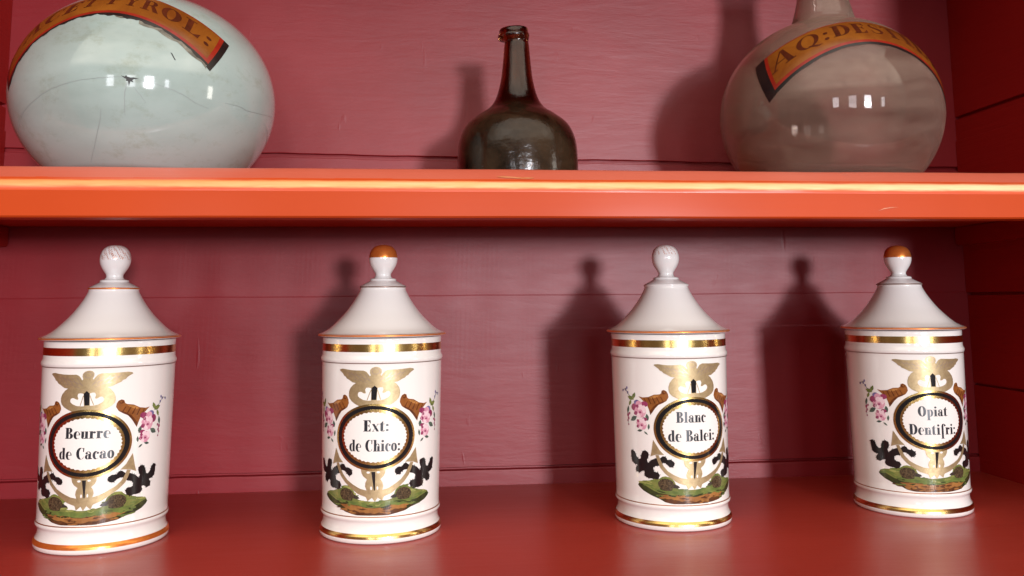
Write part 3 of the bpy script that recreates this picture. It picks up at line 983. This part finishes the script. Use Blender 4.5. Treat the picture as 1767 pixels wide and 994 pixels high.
        for poly in stroke([(s * 70.7, 123.0), (s * 66.6, 123.9), (s * 63.0, 119.6), (s * 60.0, 116.6)], .5) + stroke([(s * 66.6, 123.9), (s * 64.0, 125.6)], .5) + stroke([(s * 62.2, 103), (s * 62.4, 92)], .35):
            f_.add(poly, M["leaf_grey"], 2.4)
        for x, y in ((66.0, 123.2), (63.4, 120.6), (70.2, 122.6), (64.4, 125.0)):
            f_.add(ellipse(s * x, y, .9, 1.3, 10), M["violet"], 2.6)
        f_.build(root)
    c_ = Decal("gilt_caduceus", jar_map, CUT)
    n_ = Decal("gilt_anchor", jar_map, CUT)
    wing_half = sh_(WING, AX) + [(-3.9, 143.4), (-4.8, 145.5), (-4.7, 147.75), (-3.2, 149.5), (-1.2, 150.2), (0, 150.3), (0, 114.8)] + list(reversed(sh_(WLOW, AX)))[:-1]
    for s in (-1, 1):
        c_.add(mir(wing_half, -s), M["gold_matt"], 3.6)
        c_.add(mir(sh_(HOLE, AX - 1.2), -s), M["porcelain"], 4.2)
        for poly in stroke([(-2.6 * -s, 130.3), (-5.6 * -s, 121.6)], .7):
            c_.add(poly, M["gold_matt"], 4.6)
        n_.add(mir([(-10.7, 64.0), (-10.0, 59.6), (-8.7, 57.2), (-5.6, 54.6), (-7.1, 52.0), (-7.6, 49.0), (-6.5, 45.5), (0, 45.5), (0, 64.0)], -s), M["gold_matt"], 3.6)
        n_.add(mir(ARC, -s), M["gold_matt"], 3.7)
        n_.add(mir(BARB, -s), M["gold_matt"], 3.9)
        n_.add(ellipse(s * 4.2, 60.2, 1.5, .9, 12), M["porcelain"], 4.2)
        n_.add(ellipse(s * 2.6, 47.6, .8, 1.5, 12), M["porcelain"], 4.2)
        # engraved feather lines
        for poly in stroke([(-24 * -s, 144.2), (-16 * -s, 142.6), (-9 * -s, 140.6), (-5 * -s, 139.2)], .34) + stroke([(-19 * -s, 139.6), (-12 * -s, 138.6), (-6 * -s, 136.4)], .3):
            c_.add(poly, M["grey_line"], 4.32)
        for k in range(5):
            x0, y0 = -26 + k * 4.2, 145.6 - k * .3
            for poly in stroke([(x0 * -s, y0), ((x0 + 5.5) * -s, y0 - 5.2 - k * .35)], .38):
                c_.add(poly, M["grey_line"], 4.3)
    for k in range(2):
        c_.add(ellipse(0, 146.6, 3.4 - k * .45, 2.6 - k * .4, 24), M["grey_line" if k == 0 else "gold_matt"], 4.3 + k * .4)
    c_.add([(-2.5, 131.73), (0, 133.95), (2.5, 131.66), (1.95, 121.7), (-1.95, 121.77)], M["black"], 4.4)
    n_.add([(-1.7, 60.78), (1.7, 60.74), (0.5, 45.7), (-0.5, 45.7)], M["black"], 4.4)
    c_.build(root)
    n_.build(root)
    o_ = Decal("oval_label", jar_map, CUT)
    cy = 89.7
    o_.add(ellipse(0, cy, 36.4, 28.4, 96), M["gold"], 5.2)
    o_.add(ellipse(0, cy, 34.6, 26.6, 96), M["black"], 5.6)
    o_.add(ellipse(0, cy, 30.5, 23.6, 96), M["gold"], 6.0)
    o_.add(ellipse(0, cy, 28.1, 21.2, 352, 44, 0.011), M["porcelain"], 6.4)
    for k in range(44):
        t = 2 * math.pi * (k + 0.25) / 44
        o_.add(ellipse(29.2 * math.cos(t), cy + 22.3 * math.sin(t), .34, .34, 8), M["rust_line"], 6.5)
    return o_.build(root)


def band(name, r_fn, z0, z1, m, parent, n=1):
    prof = [(r_fn(z0 + (z1 - z0) * k / n) + 0.00012, z0 + (z1 - z0) * k / n) for k in range(n + 1)]
    return lathe(name, prof, m, parent, 160)


def prof_r(prof):
    def f(z):
        for (ra, za), (rb, zb) in zip(prof, prof[1:]):
            if za <= z <= zb and zb > za:
                return ra + (rb - ra) * (z - za) / (zb - za)
        return prof[-1][0]
    return f


BR, LR = prof_r(body_prof[2:]), prof_r(lid_prof[3:])


def make_jar(root, lines, knob_style, rnd):
    body = lathe("body", body_prof, M["porcelain"], root, 192)
    band("gold_band", BR, 0.1623, 0.1690, M["gold"], body, 1)
    band("gold_band", BR, 0.0044, 0.0085, M["gold"] if knob_style != "worn" else M["copper"], body, 5)
    band("gilt_line", BR, 0.1521, 0.1530, M["grey_line"], body, 2)
    band("gilt_line", BR, 0.0222, 0.0230, M["rust_line"], body, 2)
    lid = lathe("lid", lid_prof, M["porcelain"], root, 160)
    band("gilt_edge", LR, 0.1757, 0.1776, M["copper"], lid, 5)
    if knob_style != "bare":
        band("gilt_edge", LR, 0.2193, 0.2207, M["copper" if knob_style == "worn" else "grey_line"], lid, 5)
    if knob_style == "gilt":
        def mi(z, i, k):
            return 1 if z > 0.2472 else 0
        lathe("knob", knob_prof, [M["porcelain"], M["copper"]], lid, 96, mi)
    else:
        seed_ = rnd.random() * 50
        dens = 0.55 if knob_style == "worn" else 0.30

        def mi(z, i, k):
            if z < 0.2462 or (z < 0.2500 and knob_style == "bare"):
                return 0
            a = k / 96 * 2 * math.pi
            q = math.sin(a * 9 + seed_) * math.sin(a * 23 + z * 900 + seed_) + 0.6 * math.sin(a * 41 - z * 2100)
            return 1 if q > (1.0 - dens) * 0.95 else 0
        lathe("knob", knob_prof, [M["porcelain"], M["gilt_worn"]], lid, 96, mi)
    HAND[0] = rnd.uniform(0, 6)
    oval = make_decoration(root, rnd)
    t_ = Decal("lettering", jar_map, (2.0, None))
    for s, x0, x1, y, h in lines:
        set_text(t_, s, x0 * .965, x1 * .965, y, h, M["ink"], 7.0)
    t_.build(oval)


JARS = [
    ((-0.3287, -0.0667), 1.2, "white porcelain jar with gilt trim labelled Beurre de Cacao, its knob gilding worn", "worn",
     [("Beurre", -17.7, 19.7, 94.2, 9.0), ("de Cacao", -23.0, 23.6, 77.4, 9.4)]),
    ((-0.0848, -0.0648), -3.85, "white porcelain jar with gilt trim labelled Ext: de Chico:, with a half gilded knob", "gilt",
     [("Ext:", -9.6, 13.0, 94.6, 9.6), ("de Chico:", -23.1, 23.5, 77.7, 9.8)]),
    ((0.1907, -0.0587), 7.06, "white porcelain jar with gilt trim labelled Blanc de Balei:, knob almost bare white", "bare",
     [("Blanc", -16.4, 12.8, 95.4, 9.6), ("de Balei:", -24.2, 23.0, 78.8, 10.0)]),
    ((0.4403, -0.0428), -3.8, "white porcelain jar with gilt trim labelled Opiat Dentifri:, nearest the dark side wall", "gilt",
     [("Opiat", -15.0, 14.2, 94.0, 9.4), ("Dentifri:", -23.8, 23.2, 76.9, 9.8)]),
]
for k, ((x, y), rz, label, style, lines) in enumerate(JARS):
    root = thing("apothecary_jar", label, "jar", (x, y, 0.0), rad(rz), "white porcelain apothecary jars on the lower shelf")
    make_jar(root, lines, style, random.Random(40 + k))


# ------------------------------------------------------------------ the vessels on the upper shelf
ZS = 0.3188


def ellipsoid_prof(a, b, zc, lat0, lat1, n):
    return [(a * math.cos(rad(lat0 + (lat1 - lat0) * k / n)), zc + b * math.sin(rad(lat0 + (lat1 - lat0) * k / n))) for k in range(n + 1)]


def globe_map(a, b, zc, off):
    def f(lon, lat, lev):
        lo_, la = rad(lon), rad(lat)
        p = Vector((a * math.cos(la) * math.sin(lo_), -a * math.cos(la) * math.cos(lo_), zc + b * math.sin(la)))
        n = Vector((p.x / a ** 2, p.y / a ** 2, (p.z - zc) / b ** 2)).normalized()
        return p + n * (off + lev * 0.00008), n
    return f


def banner(root, gmap, lowf, upf, lonL, lonU, text, s0, s1, t0, t1, border_fn, end_black, level=1.0, track=0.10):
    """ochre banner with red inner line, black border and brown lettering; (s, t) run along and across it"""
    def st(s, t):
        a = lonL[0] + (lonL[1] - lonL[0]) * s
        c = lonU[0] + (lonU[1] - lonU[0]) * s
        p, q = (a, lowf(a)), (c, upf(c))
        # a circular bulge keeps the banner from cutting the curve
        return (p[0] + (q[0] - p[0]) * t, p[1] + (q[1] - p[1]) * t)

    def strip(dec, sa, sb, ta, tb, m, lev, n=60, tf=None):
        for k in range(n):
            a, c = sa + (sb - sa) * k / n, sa + (sb - sa) * (k + 1) / n
            ta_, tb_ = (ta, ta) if not tf else (tf(a), tf(c))
            nt = 4 if (tb - ta) > .5 else 1
            for j in range(nt):
                u0, u1 = j / nt, (j + 1) / nt
                dec.add([st(a, ta_ + (tb - ta_) * u0), st(c, tb_ + (tb - tb_) * u0), st(c, tb_ + (tb - tb_) * u1), st(a, ta_ + (tb - ta_) * u1)], m, lev)

    d_ = Decal("banner_label", gmap, (4.0, 4.0))
    strip(d_, 0, 1, 0, 1, M["banner"], level)
    strip(d_, 0, 1, 0.0, 0.085, M["banner_red"], level + .5)
    strip(d_, 0, 1, 0.975, 1.0, M["banner_red"], level + .5)
    for a, c in ((0, 0.014), (0.986, 1.0)):
        strip(d_, a, c, 0, 1, M["banner_red"], level + .9, 2)
    strip(d_, 0, 1, -0.1, 0.0, M["banner_black"], level + .2, 70, border_fn)
    for a, c in end_black:
        strip(d_, a, c, -0.1, 1.0, M["banner_black"], level + .25, 3)
    for k in range(len(d_.polys)):
        p, mi, lv = d_.polys[k]
        d_.polys[k] = (p, mi, lv)
    o = d_.build(root)
    t_ = Decal("lettering", gmap, (4.0, 4.0))
    k_ = (s1 - s0) / text_width(text, track)
    s = s0
    for ch in text:
        for poly in GL[ch][1]:
            t_.add([st(s + p[0] * k_, t0 + p[1] * (t1 - t0)) for p in poly], M["banner_ink"], level + 2.5)
        s += (GL[ch][0] + track) * k_
    t_.build(o)
    return o


# --- pale aqua globe
A1, B1, Z1 = 0.1196, 0.1031, 0.4009 - ZS
blue = thing("glass_globe_bottle", "large pale aqua milky globe bottle, cracked, with an ochre banner reading ACET PYROL:", "bottle", (-0.3144, -0.04, ZS))
lat_b = -math.degrees(math.asin(min(1, (Z1 - 0.004) / B1)))
gp = [(0, 0.004), (0.052, 0.002), (0.058, 0.0), (0.0635, 0.0015)] + ellipsoid_prof(A1, B1, Z1, lat_b + 2.0, 72, 60)
gp += catmull([(A1 * math.cos(rad(74)), Z1 + B1 * math.sin(rad(74))), (0.0265, Z1 + 0.1045), (0.0235, Z1 + 0.112), (0.0225, Z1 + 0.13), (0.0235, Z1 + 0.145), (0.0285, Z1 + 0.149), (0.0285, Z1 + 0.153), (0.024, Z1 + 0.154)], 5)
gp += [(0.020, Z1 + 0.152), (0.019, Z1 + 0.12)]
lathe("body", gp, M["milk"], blue, 160)
gm1 = globe_map(A1, B1, Z1, 0.00012)
rnd = random.Random(5)


def bord1(s):
    return -0.07 - 0.05 * max(0, math.sin(s * 9.5 - 4.6)) - 0.02 * math.sin(s * 61) - 0.015 * math.sin(s * 140)


banner(blue, gm1, lambda x: 32.8 - 0.0127 * (x + 3) ** 2, lambda x: 53.0 - 0.0095 * (x + 3) ** 2, (-54, 41), (-65, 51.8),
       "ACET PYROL:", 0.10, 0.975, 0.36, 0.84, bord1, ((1.0, 1.019), (-0.02, 0.0)))


def crack(root, gmap, pts, w, m, name="crack"):
    d_ = Decal(name, gmap, (4.0, 4.0))
    pts = catmull(pts, 5)
    n = len(pts)
    ws = [w * (0.35 + 0.65 * math.sin(math.pi * min(1, (k + 1) / (n + 1)))) * rnd.uniform(.6, 1.2) for k in range(n)]
    pts = [(p[0] + rnd.uniform(-.12, .12), p[1] + rnd.uniform(-.12, .12)) for p in pts]
    for poly in stroke(pts, w, ws):
        d_.add(poly, m, 0.3)
    return d_.build(root)


for pts, w in (([(-56.5, -23.8), (-43.3, -17.3), (-32.0, -12.2), (-24.4, -8.9), (-18.2, -7.0), (-9.7, -5.0), (-1.9, -3.9), (7.4, -3.0)], .42),
               ([(9.6, -5.0), (8.9, -7.3), (8.3, -12.8), (8.4, -20.9)], .45), ([(-13.6, -45.0), (-7.7, -36.5), (-2.5, -24.5), (-1.1, -18.0)], .38),
               ([(12, -4.0), (20, -5.4), (26.8, -7.4), (31.8, -9.5), (36.5, -12.1), (42.3, -13.7)], .40), ([(50, -9.6), (58.1, -9.6), (64.1, -10.5), (75.8, -9.5), (90, -7.5)], .38),
               ([(11.4, -7.0), (14.1, -10.8), (16.6, -14.7)], .28)):
    crack(blue, gm1, pts, w, M["crack"])
hole = Decal("chipped_hole", gm1, (4.0, 4.0))
hole.add([(5.6, -1.9), (7.6, -2.5), (8.3, -1.5), (9.0, -2.5), (10.6, -2.9), (12.2, -2.7), (15.0, -3.4), (12.2, -3.9), (11.6, -4.7), (12.3, -6.0), (10.6, -5.4), (9.9, -8.6), (9.4, -5.4), (8.2, -5.2), (8.5, -4.0), (7.4, -3.4)], M["crack_dark"], 0.8)
hole.polys = [([(10 + (p[0] - 10) * .72, -4 + (p[1] + 4) * .72) for p in hole.polys[0][0]],) + hole.polys[0][1:]]
hole.build(blue)
scuff = Decal("scuff", gm1, (4.0, 4.0))
scuff.add([(25.2, 11.1), (25.9, 10.7), (27.4, 7.3), (26.8, 7.5)], M["crack_dark"], 0.8)
scuff.build(blue)
worn = Decal("worn_border", gm1, (4.0, 4.0))
worn.add([(x, 32.8 - 0.0127 * (x + 3) ** 2 - 1.2) for x in range(12, 41, 2)] + [(x, 32.8 - 0.0127 * (x + 3) ** 2 - 3.0 - 1.6 * abs(math.sin(x * .33))) for x in range(40, 10, -2)], M["border_worn"], 0.4)
worn.add([(-0.5, 31.9), (1.5, 29.8), (3.8, 28.9), (6.5, 29.0), (9.0, 29.6), (9.4, 30.6)], M["border_worn"], 0.4)
worn.build(blue)

# --- dark onion shaped bottle
bot = thing("onion_bottle", "small dark olive brown glass bottle with squat body and tall neck", "bottle", (0.0480, -0.03, ZS))
outer = [(0, 0.004), (0.030, 0.002), (0.050, 0.0003), (0.0565, 0.0), (0.0600, 0.003)] + catmull([(0.0612, 0.012), (0.0613, 0.0255), (0.0604, 0.046), (0.0572, 0.059), (0.0510, 0.0698), (0.0393, 0.0792), (0.0288, 0.0864), (0.0216, 0.0973), (0.0166, 0.1160), (0.0143, 0.1354), (0.0129, 0.152), (0.0122, 0.1560)], 6)
outer += [(0.0124, 0.1580), (0.0150, 0.1600), (0.0156, 0.1625), (0.0150, 0.1650), (0.0140, 0.1662), (0.0143, 0.1690), (0.0136, 0.1705), (0.0105, 0.1708)]
inner = [(0.0090, 0.1695), (0.0088, 0.156), (0.0105, 0.1354), (0.0128, 0.116), (0.0178, 0.0973), (0.025, 0.0850), (0.0355, 0.0765), (0.0470, 0.0670), (0.0530, 0.0570), (0.0565, 0.045), (0.0575, 0.026), (0.0575, 0.012), (0.056, 0.006), (0.050, 0.0035), (0.030, 0.006), (0, 0.009)]
bb = lathe("body", [(r, z - 0.0037 * min(1, max(0, (z - 0.004) / 0.035))) for r, z in outer + inner], M["olive"], bot, 128)
for w in bb.data.vertices:      # hand blown: the lip runs out to one side
    if w.co.z > 0.1548:
        t = (w.co.x / 0.0156)
        w.co.x += -0.0022 + (0.0 if t > 0 else 0.0016 * t)
        w.co.z += 0.0009 * t

# --- smoky flask
A2, B2, Z2 = 0.1109, 0.1033, 0.3948 - ZS
fl = thing("glass_flask", "large smoky mauve see-through globe flask with an ochre banner reading AQ:DESTILL:", "bottle", (0.3752, -0.04, ZS))
lat_b = -math.degrees(math.asin(min(1, (Z2 - 0.004) / B2)))
op = [(0, 0.010), (0.04, 0.005), (0.062, 0.0005), (0.0675, 0.0), (0.0715, 0.0018)] + ellipsoid_prof(A2, B2, Z2, lat_b + 1.5, 66, 56)
op += catmull([(0.0405, Z2 + B2 * 0.930), (0.0345, Z2 + 0.0990), (0.0322, Z2 + 0.1035), (0.0305, Z2 + 0.109), (0.0262, Z2 + 0.127), (0.0235, Z2 + 0.150), (0.0225, Z2 + 0.170), (0.0225, Z2 + 0.176)], 5)
op += [(0.027, Z2 + 0.178), (0.0285, Z2 + 0.181), (0.027, Z2 + 0.184), (0.0235, Z2 + 0.185)]
TH = 0.0028
ip = [(0.0195, Z2 + 0.183), (0.0195, Z2 + 0.170), (0.0232, Z2 + 0.127), (0.0275, Z2 + 0.109), (0.030, Z2 + 0.099), (0.0375, Z2 + 0.0925)]
ip += [(r, z) for r, z in reversed(ellipsoid_prof(A2 - TH, B2 - TH, Z2, lat_b + 4, 64, 50))]
ip += [(0.062, 0.0052), (0.04, 0.0100), (0, 0.0150)]
lathe("body", op + ip, M["smoky"], fl, 160)
gm2 = globe_map(A2, B2, Z2, 0.00025)
banner(fl, gm2, lambda x: 30.6 - 0.0095 * x ** 2, lambda x: 51.3 - 0.0066 * x ** 2, (-51, 54), (-60.8, 64),
       "AQ:DESTILL:", 0.015, 1.02, 0.36, 0.86, lambda s: -0.09 - 0.006 * math.sin(s * 50), ((-0.04, 0.0), (1.0, 1.03)), 1.0)
